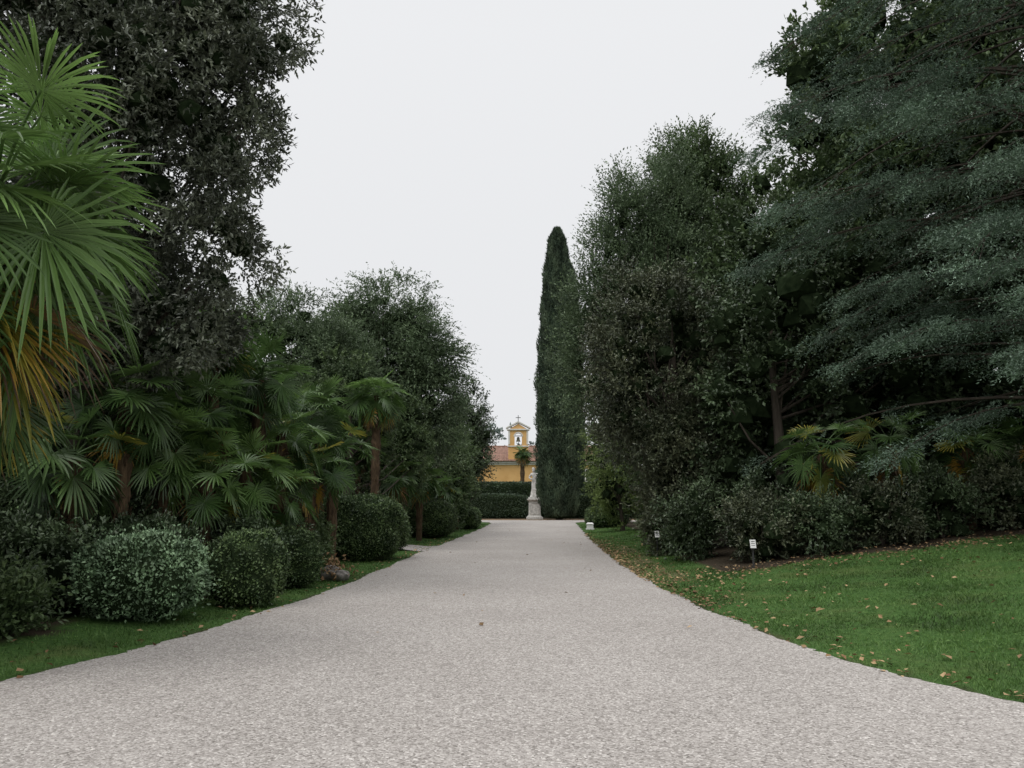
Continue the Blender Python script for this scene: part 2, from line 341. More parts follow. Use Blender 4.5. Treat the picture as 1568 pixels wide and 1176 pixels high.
# ---------------------------------------------------------------- fan palms
def palm(name,x,y,ch,seed,nl=34,R=.62,pet=.6,mat=F_palm,nseg=30,old=.25,lean=(0,0),emin=-45,tr=.11,z0=None,dr0=1.,wm=1.):
    rng=np.random.default_rng(seed);mb=MB()
    if z0 is None:z0=float(H(x,y))
    top=np.array([x+lean[0],y+lean[1],ch])
    k=14;zz=np.linspace(0,1,k)
    tp=np.stack([x+lean[0]*zz**1.5,y+lean[1]*zz**1.5,z0-.1+(ch-z0)*zz],1)
    rr=tr*(1+.25*np.sin(zz*40))*(1+.35*zz);rr[-1]*=.5
    tube(mb,tp,rr,9,1)
    nb=int(40*(ch-z0)/2.5)
    a=rng.uniform(0,2*PI,nb);h=rng.uniform(.25,.98,nb)
    P=np.stack([np.interp(h,zz,tp[:,0])+np.cos(a)*tr,np.interp(h,zz,tp[:,1])+np.sin(a)*tr,np.interp(h,zz,tp[:,2])],-1)
    leaf_quads(mb,P,np.stack([np.cos(a)*.6,np.sin(a)*.6,np.ones(nb)],-1),np.stack([np.cos(a),np.sin(a),-.3*np.ones(nb)],-1),.16,.05,.5,mat=1)
    for i in range(nl):
        f=i/(nl-1); az=i*2.39996+rng.normal(0,.3)
        el=math.radians(76-(76-emin)*f**.85+rng.normal(0,11))
        age=0.
        if f>1-old: age=rng.uniform(0,.35)+.75*(f-(1-old))/max(old,.01)
        if rng.random()<.04: age=max(age,.2)
        L_=pet*rng.uniform(.55,1.25);Rr=R*rng.uniform(.78,1.12)*(.7+.3*min(1,f*5+.3))
        hd=np.array([math.cos(az),math.sin(az),0])
        pts=[top-Z*.15*f+hd*.04];e=el;ns=6
        for s in range(ns):
            e-=(.08+.10*f)*dr0
            pts.append(pts[-1]+(hd*math.cos(e)+Z*math.sin(e))*L_/ns)
        tube(mb,pts,np.linspace(.014,.008,ns+1)*(R/.62),4,0,tone=.7)
        e-=rng.uniform(.0,.4)
        fw=hd*math.cos(e)+Z*math.sin(e); sdv=unit(np.cross(fw,Z)+rng.normal(0,.3,3))
        sdv=unit(sdv-fw*np.dot(sdv,fw)); nv=np.cross(sdv,fw)
        if nv[2]<0 and e>-1.2: nv=-nv
        hub=pts[-1]
        arc=math.radians(rng.uniform(118,160))
        th=np.linspace(-arc,arc,nseg)+rng.normal(0,.03,nseg)
        dth=2*arc/nseg
        ln=Rr*(.68+.32*np.cos(th/2))*rng.uniform(.85,1.05,nseg)
        ts=np.array([.02,.40,.70,.90,1.0])
        dirs=np.cos(th)[:,None]*fw+np.sin(th)[:,None]*sdv+nv*(.26*np.abs(np.sin(th/1.2)))[:,None]
        dirs=unit(dirs);sides=unit(-np.sin(th)[:,None]*fw+np.cos(th)[:,None]*sdv)
        dr=rng.uniform(.04,.30,nseg)*(1+f*1.2)*dr0
        C=hub+dirs[:,None]*(ln[:,None]*ts)[...,None]-Z*(ln[:,None]*dr[:,None]*np.maximum(ts-.35,0)**2*2.0)[...,None]
        W=(np.array([.010,.205,.19,.11,0.])*dth*wm)[None]*ln[:,None]
        fold=W*.75
        Lv=C+sides[:,None]*W[...,None];Rv=C-sides[:,None]*W[...,None]
        Cv=C-nv*fold[...,None]
        V=np.stack([Lv,Cv,Rv],2)
        ag=np.clip(age+ (ts**2)[None]*(.10+age*.5)*rng.uniform(.3,1.3,(nseg,1)),0,1)
        if age==0: ag=ag*.35
        b0=(np.arange(nseg)*15)[:,None,None]+(np.arange(4)*3)[None,:,None]+np.arange(2)[None,None]
        q=np.stack([b0,b0+1,b0+4,b0+3],-1).reshape(-1,4)
        tn=np.clip((.9-.75*f)+rng.normal(0,.16)+rng.normal(0,.08,(nseg,1,1))+np.zeros((nseg,5,3)),0,1)
        mb.add(V.reshape(-1,3),q=q,tone=tn.ravel(),age=np.repeat(ag[...,None],3,2).ravel())
    return mb.build(name,[mat,fibre])

palm("fan_palm",-4.8,7.6,4.35,1,nl=64,R=.92,pet=.98,nseg=48,old=.24,emin=-78,tr=.15,dr0=1.0,wm=.92)
palm("fan_palm",-6.0,8.9,3.3,2,nl=46,R=.85,pet=.85,nseg=40,old=.22,emin=-65,tr=.15,mat=F_palmd)
P5=[(-5.6,15.8,4.7,.54,.03),(-4.9,16.5,4.0,.54,.03),(-5.3,14.8,3.2,.5,.05),(-4.6,17.0,3.0,.5,.1),(-4.5,19.3,3.6,.54,.06),(-5.0,27.5,3.3,.56,.1),
      (-5.6,13.9,2.5,.5,.06),(-6.4,12.5,2.3,.52,.1),(-6.0,17.8,4.2,.56,0),(-6.5,14.9,3.9,.54,.05),(-5.4,21.0,4.0,.54,0),(-5.0,18.3,2.8,.5,.05),(-4.75,15.3,2.2,.48,.06),(-5.9,16.2,3.4,.52,.03),
      (-4.3,18.3,2.3,.48,.15),(-5.1,14.3,2.0,.46,.06),(-4.3,20.6,2.9,.5,.1),(-6.0,13.2,3.2,.5,.05),(-4.4,16.2,1.8,.45,.1)]
for k,(x,y,c,R,od) in enumerate(P5):
    palm("fan_palm",x,y,c,20+k,nl=30,R=R,pet=.55,nseg=26,mat=F_palm if k%3==0 else F_palmd,old=od,emin=-55,dr0=.8,wm=1.05)
palm("fan_palm",-4.15,26,4.85,60,nl=36,R=.56,pet=.55,old=.2,dr0=.9)
for k,(x,y,c) in enumerate([(-3.6,33.5,2.6),(-3.3,41,2.2),(-4.2,30.5,2.4),(-2.9,45,2.4),(-4.6,35,3.6)]):
    palm("fan_palm",x,y,c,70+k,nl=28,R=.56,pet=.55,nseg=20,mat=F_palmd,old=.1,wm=1.2)
for k,(x,y,c) in enumerate([(7.3,20.2,2.75),(9.1,20.6,3.0),(10.8,20.3,2.9),(12.6,20.4,3.2)]):
    palm("fan_palm",x,y,c,90+k,nl=28,R=.58,pet=.62,mat=F_palmd,old=.18,emin=-60)
palm("fan_palm",1.05,86,6.2,120,nl=30,R=.75,pet=.5,nseg=16,mat=F_palmd,tr=.18,z0=0)

# ---------------------------------------------------------------- trees
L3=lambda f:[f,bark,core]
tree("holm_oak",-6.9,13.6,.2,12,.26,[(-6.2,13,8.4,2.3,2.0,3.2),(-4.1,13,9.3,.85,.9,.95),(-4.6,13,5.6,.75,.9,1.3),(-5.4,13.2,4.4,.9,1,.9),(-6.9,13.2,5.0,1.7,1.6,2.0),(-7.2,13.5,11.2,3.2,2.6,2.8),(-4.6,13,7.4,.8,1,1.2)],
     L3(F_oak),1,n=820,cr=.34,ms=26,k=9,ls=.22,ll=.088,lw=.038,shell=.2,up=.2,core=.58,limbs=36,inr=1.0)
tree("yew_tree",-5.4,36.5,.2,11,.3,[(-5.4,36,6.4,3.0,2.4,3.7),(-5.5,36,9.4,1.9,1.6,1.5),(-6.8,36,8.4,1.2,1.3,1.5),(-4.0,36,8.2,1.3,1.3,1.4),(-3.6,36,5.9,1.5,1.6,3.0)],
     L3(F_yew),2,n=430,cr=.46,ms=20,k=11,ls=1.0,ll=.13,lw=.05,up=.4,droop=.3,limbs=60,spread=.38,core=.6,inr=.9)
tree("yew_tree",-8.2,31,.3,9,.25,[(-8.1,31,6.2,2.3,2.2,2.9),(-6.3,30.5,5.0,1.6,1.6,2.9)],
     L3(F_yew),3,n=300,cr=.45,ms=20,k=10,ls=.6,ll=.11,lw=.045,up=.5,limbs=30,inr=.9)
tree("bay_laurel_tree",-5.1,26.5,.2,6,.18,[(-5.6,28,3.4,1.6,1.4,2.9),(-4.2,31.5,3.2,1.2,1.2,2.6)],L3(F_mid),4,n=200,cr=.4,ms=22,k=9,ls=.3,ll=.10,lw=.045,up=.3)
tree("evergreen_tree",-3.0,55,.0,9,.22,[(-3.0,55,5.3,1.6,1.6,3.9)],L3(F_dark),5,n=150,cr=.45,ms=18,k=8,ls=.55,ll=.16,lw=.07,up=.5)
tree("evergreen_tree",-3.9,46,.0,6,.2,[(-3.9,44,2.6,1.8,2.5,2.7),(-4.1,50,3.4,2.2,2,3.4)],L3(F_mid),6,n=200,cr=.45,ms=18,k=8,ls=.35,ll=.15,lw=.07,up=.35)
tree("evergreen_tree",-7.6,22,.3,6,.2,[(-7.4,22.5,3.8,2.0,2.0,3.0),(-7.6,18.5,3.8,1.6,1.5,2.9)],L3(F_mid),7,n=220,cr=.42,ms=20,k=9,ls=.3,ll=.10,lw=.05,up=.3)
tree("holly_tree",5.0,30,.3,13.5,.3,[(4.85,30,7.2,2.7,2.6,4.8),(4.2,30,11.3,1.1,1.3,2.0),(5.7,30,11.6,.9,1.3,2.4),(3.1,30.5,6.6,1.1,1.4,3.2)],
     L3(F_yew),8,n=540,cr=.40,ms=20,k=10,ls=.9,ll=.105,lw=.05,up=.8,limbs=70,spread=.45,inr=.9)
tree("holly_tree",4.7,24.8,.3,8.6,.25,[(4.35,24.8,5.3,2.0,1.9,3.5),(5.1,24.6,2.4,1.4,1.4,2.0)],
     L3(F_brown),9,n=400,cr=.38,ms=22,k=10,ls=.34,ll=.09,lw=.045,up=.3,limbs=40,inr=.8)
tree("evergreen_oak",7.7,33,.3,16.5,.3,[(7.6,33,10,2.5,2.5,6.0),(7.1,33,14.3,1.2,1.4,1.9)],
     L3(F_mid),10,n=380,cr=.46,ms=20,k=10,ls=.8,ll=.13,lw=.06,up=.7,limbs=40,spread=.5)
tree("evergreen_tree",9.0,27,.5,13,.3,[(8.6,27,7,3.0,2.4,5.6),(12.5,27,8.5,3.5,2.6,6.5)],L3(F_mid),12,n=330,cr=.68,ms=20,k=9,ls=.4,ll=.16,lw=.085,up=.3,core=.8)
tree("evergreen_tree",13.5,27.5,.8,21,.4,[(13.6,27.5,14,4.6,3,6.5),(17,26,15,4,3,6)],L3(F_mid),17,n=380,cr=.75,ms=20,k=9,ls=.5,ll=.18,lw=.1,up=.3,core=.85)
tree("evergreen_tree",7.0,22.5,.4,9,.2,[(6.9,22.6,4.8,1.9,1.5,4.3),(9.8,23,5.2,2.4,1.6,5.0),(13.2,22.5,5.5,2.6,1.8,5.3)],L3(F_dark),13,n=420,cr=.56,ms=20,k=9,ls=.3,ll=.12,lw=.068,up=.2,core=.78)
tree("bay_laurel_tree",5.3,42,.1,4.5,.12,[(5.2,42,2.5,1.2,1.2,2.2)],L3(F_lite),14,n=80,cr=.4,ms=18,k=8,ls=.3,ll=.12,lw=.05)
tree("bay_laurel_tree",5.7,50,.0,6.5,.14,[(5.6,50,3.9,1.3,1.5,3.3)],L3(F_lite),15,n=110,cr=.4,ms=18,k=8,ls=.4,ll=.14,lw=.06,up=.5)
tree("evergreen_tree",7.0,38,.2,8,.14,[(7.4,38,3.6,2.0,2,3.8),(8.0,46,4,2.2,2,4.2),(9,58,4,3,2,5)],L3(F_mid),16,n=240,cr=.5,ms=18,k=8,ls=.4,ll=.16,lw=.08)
def woods(name,envs,mat,seed,n,cr=.9,ll=.22):
    rng=np.random.default_rng(seed);mb=MB()
    C,inn=crown(mb,envs,rng,n,cr,14,7,.6,ll,ll*.5,up=.3,shell=.2,core=.85)
    for e in envs: tube(mb,[(e[0],e[1],-.1),(e[0]+.1,e[1],e[2])],[.25,.12],7)
    mb.build(name,L3(mat))
woods("woodland",[(-12,18,5,3.5,4,5),(-11,11,4.5,3.2,3,4.6),(-9.2,14.5,3,2.0,2,3.2),(-12,27,5,3.5,5,5.5),(-9.5,38,4,3,5,4.5),(-11,50,4,4,6,5),(-9,62,3.5,4,5,4)],F_dark,31,520)
woods("woodland",[(18,24,8,4,5,8),(16,36,7,6,6,8),(12,45,5,4,6,6),(15,60,5,5,6,6)],F_dark,32,340,1.05,.26)
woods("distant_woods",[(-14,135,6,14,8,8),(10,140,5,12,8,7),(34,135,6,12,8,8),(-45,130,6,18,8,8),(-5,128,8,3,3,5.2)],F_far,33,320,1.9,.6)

# cedar
def cedar(name,x,y,seed):
    rng=np.random.default_rng(seed);mb=MB();z0=float(H(x,y))
    zz=np.linspace(0,1,14)
    tp=np.stack([x+.25*np.sin(zz*4),y+.1*zz,z0-.2+19*zz],1);tube(mb,tp,.42*(1-.85*zz)+.02,10)
    CC=[];DD=[];TT=[]
    for li,z in enumerate(np.arange(3.9,18,.80)):
        nb=10
        Lm=np.interp(z,[3,5,8,10,13,18],[7.4,7.4,7.5,8.5,7.4,4])
        for b_ in range(nb):
            az=2*PI*(b_/nb)+li*.7+rng.normal(0,.18)
            back=math.sin(az)>.35; right=math.cos(az)>.55
            if right and rng.random()<.6: continue
            L_=Lm*rng.uniform(.55,1.03)
            hd=np.array([math.cos(az),math.sin(az),0]);sd=np.array([-hd[1],hd[0],0])
            s=np.linspace(0,1,9);rise=rng.uniform(-.02,.26)
            zc=z+rng.normal(0,.2)+L_*(rise*s*1.3-.30*s**2.6)
            bd=rng.normal(0,.7)
            pts=np.stack([x+hd[0]*L_*s+sd[0]*bd*s*s,y+hd[1]*L_*s+sd[1]*bd*s*s,zc],1)
            tube(mb,pts,np.linspace(.05,.006,9)*(.4+L_/12),5)
            nc=int(L_*(1.3 if back else 6.2))
            ss=rng.uniform(.2,1,nc)**.65
            lat=rng.uniform(-1,1,nc)*(1.15-ss)*L_*.26
            c=np.stack([np.interp(ss,s,pts[:,i]) for i in range(3)],1)+sd*lat[:,None]
            c[:,2]+=rng.uniform(-.05,.08,nc)-np.abs(lat)*.24
            CC.append(c);DD.append(unit(hd+sd*np.sign(lat)[:,None]*.9*np.abs(lat)[:,None].clip(0,1)))
            TT.append(rng.uniform(-.12,.14)+.28*(ss-.5))
            for kk in range(0,nc,4):
                p0=np.array([np.interp(max(ss[kk]-.12,.1),s,pts[:,i]) for i in range(3)])
                tube(mb,[p0,c[kk]],[.012,.005],3)
    C=np.concatenate(CC);D0=np.concatenate(DD);T0=np.concatenate(TT);n=len(C);ms=12;k=11
    sd=unit(rng.normal(size=(n,ms,3))*np.array([.6,.6,.2])+D0[:,None]*.95-Z*.12)
    base=C[:,None]+rng.normal(size=(n,ms,3))*np.array([.17,.17,.06])
    ls=rng.uniform(.15,.50,(n,ms,1,1));t=((np.arange(k)+rng.random((n,ms,k)))/k)[...,None]
    P=base[:,:,None]+sd[:,:,None]*ls*t-Z*.5*ls*t*t
    D=unit(sd[:,:,None]*.6+rng.normal(size=(n,ms,k,3))*np.array([.55,.55,.35])+Z*.08)
    Nn=unit(rng.normal(size=(n,ms,k,3))*.45+Z)
    tn=np.clip(T0[:,None,None]+rng.random(n)[:,None,None]*.3+rng.random((n,ms,k))*.3+t[...,0]*.4,0,1)
    m=n*ms*k
    leaf_quads(mb,P,D,Nn,rng.uniform(.045,.09,m),.022,tn.ravel())
    mb.build(name,[F_cedar,bark,core])
cedar("cedar_tree",12.9,18.8,5)

# cypresses
def cypress(name,x,y,h,r,seed,n=60000):
    rng=np.random.default_rng(seed);mb=MB()
    prof=lambda t:r*np.interp(t,[0,.04,.1,.25,.45,.7,.88,.96,1],[.62,.8,.93,1,.96,.78,.52,.36,.06])
    ph=rng.uniform(0,6,8)
    def lum(a,z): return 1+.05*np.sin(a*5+z*.7+ph[0])+.045*np.sin(a*9-z*1.3+ph[1])+.05*np.sin(a*3+z*2.1+ph[2])+.03*np.sin(a*13+z*3.7+ph[3])
    na,nz=40,110
    A=np.arange(na)*2*PI/na;T=np.linspace(0,1,nz)
    AA,TT=np.meshgrid(A,T);rr=prof(TT)*lum(AA,TT*h)*.88
    V=np.stack([x+np.cos(AA)*rr,y+np.sin(AA)*rr,TT*h*.985+.15],-1)
    i=np.arange(nz-1)[:,None]*na;j=np.arange(na)[None]
    q=np.stack([i+j,i+(j+1)%na,i+na+(j+1)%na,i+na+j],-1).reshape(-1,4);mb.add(V,q=q,mat=2)
    t=rng.random(n);a=rng.uniform(0,2*PI,n);l=lum(a,t*h);rr=prof(t)*l*rng.uniform(.86,1.05,n)
    P=np.stack([x+np.cos(a)*rr,y+np.sin(a)*rr,t*h+.2],-1);o=np.stack([np.cos(a),np.sin(a),0*a],-1)
    D=unit(o*.45+Z*1.0+rng.normal(size=(n,3))*.28);Nn=unit(o+rng.normal(size=(n,3))*.4)
    leaf_quads(mb,P,D,Nn,rng.uniform(.12,.38,n),rng.uniform(.05,.10,n),np.clip((l-1)*4+.45+rng.uniform(-.3,.3,n),0,1))
    tube(mb,[(x,y,-.1),(x,y,1.5)],[.3,.25],9)
    mb.build(name,[F_cyp,bark,core])
cypress("cypress_tree",3.75,68.5,23.6,1.72,1)
cypress("cypress_tree",5.2,75,22.4,1.1,2,40000)

# ---------------------------------------------------------------- shrubs & hedges
sbush("rounded_shrub",-4.98,11.75,.84,.75,1.15,2.3,L3(F_vari),1,n=15000,ll=.055,lw=.03,amp=.07,z0=.0,depth=.16)
sbush("rounded_shrub",-4.02,13.2,.56,.56,1.12,2.7,L3(F_hedge),2,n=11000,ll=.045,lw=.026,amp=.06,depth=.1)
sbush("rounded_shrub",-3.95,15.9,.45,.5,1.05,2.6,L3(F_hedge),3,n=9000,ll=.045,lw=.026,amp=.08,depth=.1)
sbush("rounded_shrub",-5.55,13.0,.8,.7,1.35,2.3,L3(F_dark),4,n=12000,ll=.06,lw=.03,amp=.1,depth=.18)
sbush("clipped_hedge",-4.35,23.3,1.5,1.3,1.72,3.0,L3(F_hedge),5,n=26000,ll=.06,lw=.035,amp=.045,depth=.11)
sbush("clipped_hedge",-3.75,37.0,1.35,2.0,1.6,3.0,L3(F_hedge),6,n=18000,ll=.08,lw=.045,amp=.04)
sbush("clipped_hedge",-2.5,47.5,.75,1.8,1.15,3.0,L3(F_hedge),7,n=9000,ll=.09,lw=.05,amp=.04)
sbush("clipped_hedge",5.5,50,1.2,2.2,1.2,3.2,L3(F_hedge),8,n=9000,ll=.09,lw=.05,amp=.04)
sbush("clipped_hedge",-3.9,73,5.4,.9,2.05,7,L3(F_cyp),9,n=26000,ll=.11,lw=.06,amp=.012)
sbush("clipped_hedge",8.4,73,5.6,.9,2.05,7,L3(F_cyp),10,n=26000,ll=.11,lw=.06,amp=.012)
sbush("clipped_hedge",1.5,77,14,.9,3.1,8,L3(F_cyp),11,n=40000,ll=.14,lw=.08,amp=.008)
for k,(x,y,r,h,f) in enumerate([(4.5,21.6,.75,2.0,F_dark),(5.6,19.5,.85,1.4,F_brown),(6.9,19.3,.95,1.3,F_dark),(8.3,19.4,1.0,1.6,F_brown),(9.7,19.5,1.0,1.4,F_dark),(11.2,19.4,1.0,1.7,F_brown),(13,19.2,1.1,1.6,F_dark),(4.3,24,.7,1.5,F_brown),(6.1,20.5,.9,2.3,F_dark),(7.8,21.2,.9,2.1,F_dark),(9.8,21.2,1.,2.2,F_dark),(11.8,21.2,1.1,2.3,F_dark),
      (-7.0,10.8,.9,1.1,F_dark),(-7.6,12.5,1.1,1.6,F_dark),(-5.7,15.4,.9,1.5,F_dark),(-6.3,13.9,1,1.6,F_dark),(-4.9,18.6,.8,1.3,F_mid),(-8.6,9.6,1.0,1.4,F_dark),(-5.0,20.6,.6,1.2,F_mid),(-6.3,11.6,.9,1.2,F_dark),(-4.7,14.7,.6,1.2,F_dark),(-4.6,16.7,.5,1.2,F_dark),(-6.0,10.0,.55,.5,F_mid)]):
    rng=np.random.default_rng(200+k);mb=MB();z0=float(H(x,y))
    crown(mb,[(x,y,z0+h*.45,r*rng.uniform(.8,1.1),r*.9,h*.5)],rng,36,.26,26,9,.28,.075,.04,up=.35,core=.8,zmin=z0+.02,shell=.15)
    for q_ in range(5):
        a=rng.uniform(0,6.28);tube(mb,[(x,y,z0-.05),(x+.3*r*math.cos(a),y+.3*r*math.sin(a),z0+h*.6)],[.025,.01],5)
    mb.build("leafy_shrub",L3(f))
rng=np.random.default_rng(8);mb=MB()
for (cx,cy,s) in [(-3.6,17.3,.19),(-3.35,17.15,.13),(-3.75,17.6,.15)]:
    v=IC4V*np.array([1.2,.9,.8])*s*(1+.13*np.sin(IC4V[:,[0]]*5+cx*9)*np.cos(IC4V[:,[1]]*6+IC4V[:,[2]]*4));mb.add(v+np.array([cx,cy,s*.5+.05]),t=IC4F)
n=160;P=np.array([-3.55,17.2,.2])+rng.normal(size=(n,3))*np.array([.17,.12,.12]);P[:,2]=np.abs(P[:,2])+.03
leaf_quads(mb,P,rng.normal(size=(n,3)),rng.normal(size=(n,3)),.10,.05,rng.random(n),mat=1)
mb.build("garden_rocks",[solid("rock",(.10,.09,.08),(.28,.26,.24),9),F_fall])

# ---------------------------------------------------------------- chapel
ochre=solid("ochre_plaster",(.58,.34,.13),(.66,.41,.17),1.2,.9,.1)
white=solid("white_trim",(.55,.53,.48),(.68,.66,.61),3,.8,.1)
tile=solid("terracotta_tile",(.14,.08,.06),(.29,.17,.125),3.5,.9,.4)
glass=solid("window_glass",(.02,.024,.028),(.05,.055,.06),1,.15,.0,spec=.6)
shut=solid("window_shutter",(.05,.08,.05),(.07,.1,.06),4,.6,.1)
iron=solid("iron",(.02,.02,.02),(.05,.05,.05),8,.5,.1)
bronze=solid("bronze",(.05,.06,.04),(.10,.09,.05),8,.4,.1)
chapel=bpy.data.objects.new("yellow_chapel",None);scene.collection.objects.link(chapel)
X0,X1,Y0,Y1,HW=-7.,13.5,98.,108.,6.0
mb=MB();mb.box(((X0+X1)/2,(Y0+Y1)/2,HW/2),(X1-X0,Y1-Y0,HW))
gx=[X0,X1]
for x in gx:
    s=.01 if x==X0 else -.01
    mb.add([(x+s,Y0,HW),(x+s,Y1,HW),(x+s,(Y0+Y1)/2,HW+1.75)],t=[(0,1,2)])
mb.build("walls",[ochre],parent=chapel)
mb=MB()
for sg in (-1,1):
    xs2=np.arange(X0-.4,X1+.4,.07);ts=np.linspace(0,1,15)
    XX,TT=np.meshgrid(xs2,ts)
    ye=(Y0-.55) if sg<0 else (Y1+.55);ym=(Y0+Y1)/2
    YY=ye+(ym-ye)*TT;ZZ=HW-.08+(1.95)*TT+.06*np.abs(np.sin(XX*PI/.28))+.02*((TT*14)%1)
    V=np.stack([XX,YY,ZZ],-1);nx2=len(xs2);i=np.arange(14)[:,None]*nx2;j=np.arange(nx2-1)[None]
    mb.add(V,q=np.stack([i+j,i+j+1,i+nx2+j+1,i+nx2+j],-1).reshape(-1,4))
tube(mb,[(X0-.4,(Y0+Y1)/2,HW+1.9),(X1+.4,(Y0+Y1)/2,HW+1.9)],[.13,.13],8,0)
mb.build("tiled_roof",[tile],parent=chapel)
mb=MB();mb.box(((X0+X1)/2,Y0-.14,HW-.22),(X1-X0+.3,.26,.2));mb.box(((X0+X1)/2,Y0-.07,HW-.42),(X1-X0+.1,.12,.14))
mb.build("eaves_cornice",[white],parent=chapel)
mbw=MB();mbf=MB();mbs=MB()
for wx in [-5.2,3.6,6.2,8.9,11.5]:
    for wz,wh in ((1.6,1.7),(4.3,1.3)):
        mbw.box((wx,Y0-.02,wz),(.9,.05,wh))
        for dx in (-.52,.52): mbf.box((wx+dx,Y0-.05,wz),(.12,.12,wh+.24))
        mbf.box((wx,Y0-.05,wz+wh/2+.07),(.92,.11,.12));mbf.box((wx,Y0-.09,wz-wh/2-.06),(1.3,.2,.1))
        mbf.box((wx,Y0-.055,wz),(.05,.03,wh))
        for dx in (-.82,.82): mbs.box((wx+dx,Y0-.04,wz),(.44,.05,wh))
mbw.box((.7,Y0-.02,1.4),(1.4,.05,2.8));mbf.box((-.08,Y0-.05,1.4),(.16,.12,2.9));mbf.box((1.48,Y0-.05,1.4),(.16,.12,2.9));mbf.box((.7,Y0-.06,2.95),(1.9,.16,.2))
mbw.build("windows_and_door",[glass],parent=chapel);mbf.build("window_frames",[white],parent=chapel);mbs.build("shutters",[shut],parent=chapel)
bx=.72;g0=HW+.0;yb=Y0-.02;dp=.8
mb=MB()
zt=9.55;op=.42;zo=7.75;za=8.75
mb.box((bx,yb+dp/2,(g0+zo)/2),(2.3,dp,zo-g0))
mb.box((bx-(1.15+op)/2,yb+dp/2,(zo+zt)/2),(1.15-op,dp,zt-zo));mb.box((bx+(1.15+op)/2,yb+dp/2,(zo+zt)/2),(1.15-op,dp,zt-zo))
th=np.linspace(0,PI,13);ax=bx-op*np.cos(th);az_=za+op*np.sin(th)
fr=[(a_,yb,b_) for a_,b_ in zip(ax,az_)];bk=[(a_,yb+dp,b_) for a_,b_ in zip(ax,az_)];tf=[(a_,yb,zt) for a_ in ax];tbk=[(a_,yb+dp,zt) for a_ in ax]
V=fr+bk+tf+tbk;q=[]
for i in range(12): q+= [(i,i+1,27+i,26+i),(13+i,39+i,40+i,14+i),(i,13+i,14+i,i+1)]
mb.add(V,q=q)
mb.add([(bx-1.15,yb,zt),(bx+1.15,yb,zt),(bx,yb,zt+.7),(bx-1.15,yb+dp,zt),(bx+1.15,yb+dp,zt),(bx,yb+dp,zt+.7)],t=[(0,1,2),(4,3,5)])
mb.build("bell_gable",[ochre],parent=chapel)
mb=MB()
mb.box((bx,yb+dp/2,zt+.02),(2.6,dp+.3,.16));mb.box((bx,yb+dp/2,zo-.1),(2.5,dp+.2,.13))
for s in (-1,1):
    mb.box((bx+s*1.05,yb-.03,(zo+zt)/2),(.2,.05,zt-zo-.2))
    p=[(bx+s*1.42,zt+.1),(bx+s*1.42,zt+.24),(bx,zt+.98),(bx,zt+.80)]
    V=[(a_,yb-.16,b_) for a_,b_ in p]+[(a_,yb+dp+.16,b_) for a_,b_ in p]
    mb.add(V,q=[(0,1,2,3),(7,6,5,4),(0,4,5,1),(1,5,6,2),(0,3,7,4)])
for i in range(12):
    a0,a1=th[i],th[i+1]
    V=[]
    for yo in (yb-.05,yb+.003):
        for r_ in (op-.003,op+.13):
            for a_ in (a0,a1): V.append((bx-r_*math.cos(a_),yo,za+r_*math.sin(a_)))
    mb.add(V,q=[(0,1,3,2),(4,6,7,5),(2,3,7,6),(0,4,5,1)])
mb.build("gable_trim",[white],parent=chapel)
mb=MB();prof=[(.03,.55),(.10,.52),(.16,.42),(.18,.2),(.26,.03),(.28,0)]
pts=[(bx,yb+dp/2,8.2+z_) for r_,z_ in prof];tube(mb,pts,[r_ for r_,z_ in prof],14,0);mb.box((bx,yb+dp/2,8.85),(.8,.08,.08))
mb.build("bell",[bronze],parent=chapel)
mb=MB();mb.box((bx,yb+dp/2,zt+1.3),(.07,.07,.8));mb.box((bx-.16,yb+dp/2,zt+1.42),(.25,.06,.07));mb.box((bx+.16,yb+dp/2,zt+1.42),(.25,.06,.07))
mb.build("cross",[iron],parent=chapel)

# ---------------------------------------------------------------- statue
stone=solid("weathered_stone",(.42,.41,.38),(.74,.72,.68),6,.85,.3)
SX,SY=1.83,70.
statue=bpy.data.objects.new("stone_statue",None);scene.collection.objects.link(statue)
mb=MB()
def frustum(mb,z0,z1,a,b):
    V=[(SX+sx*a,SY+sy*a,z0) for sx,sy in ((-1,-1),(1,-1),(1,1),(-1,1))]+[(SX+sx*b,SY+sy*b,z1) for sx,sy in ((-1,-1),(1,-1),(1,1),(-1,1))]
    mb.add(V,q=[(3,2,1,0),(4,5,6,7),(0,1,5,4),(1,2,6,5),(2,3,7,6),(3,0,4,7)])
for z0,z1,a,b_ in [(0,.18,.66,.66),(.18,.30,.60,.52),(.30,1.45,.48,.46),(1.45,1.55,.48,.58),(1.55,1.66,.60,.60),(1.66,1.78,.50,.48)]: frustum(mb,z0,z1,a,b_)
for s in (-1,1): mb.box((SX+s*.35,SY-.49,.87),(.04,.02,.95))
mb.box((SX,SY-.49,.42),(.62,.02,.04));mb.box((SX,SY-.49,1.33),(.62,.02,.04))
mb.build("pedestal",[stone],parent=statue)
J=[(0,0,1.25),(0.02,0,1.5),(-.02,0,1.75),(-.02,0,1.88),(-.05,-.04,2.02),(-.06,-.05,2.16),
   (-.22,0,1.78),(-.40,-.02,1.5),(-.20,-.22,1.36),(-.12,-.26,1.38),
   (.20,0,1.76),(.40,-.02,1.52),(.30,-.16,1.30),(.22,-.22,1.25),
   (-.11,0,1.15),(-.14,-.08,.66),(-.12,.0,.12),(-.13,-.16,.05),
   (.12,0,1.15),(.20,-.14,.68),(.22,.04,.12),(.26,-.1,.05)]
E=[(0,1),(1,2),(2,3),(3,4),(4,5),(2,6),(6,7),(7,8),(8,9),(2,10),(10,11),(11,12),(12,13),(0,14),(14,15),(15,16),(16,17),(0,18),(18,19),(19,20),(20,21)]
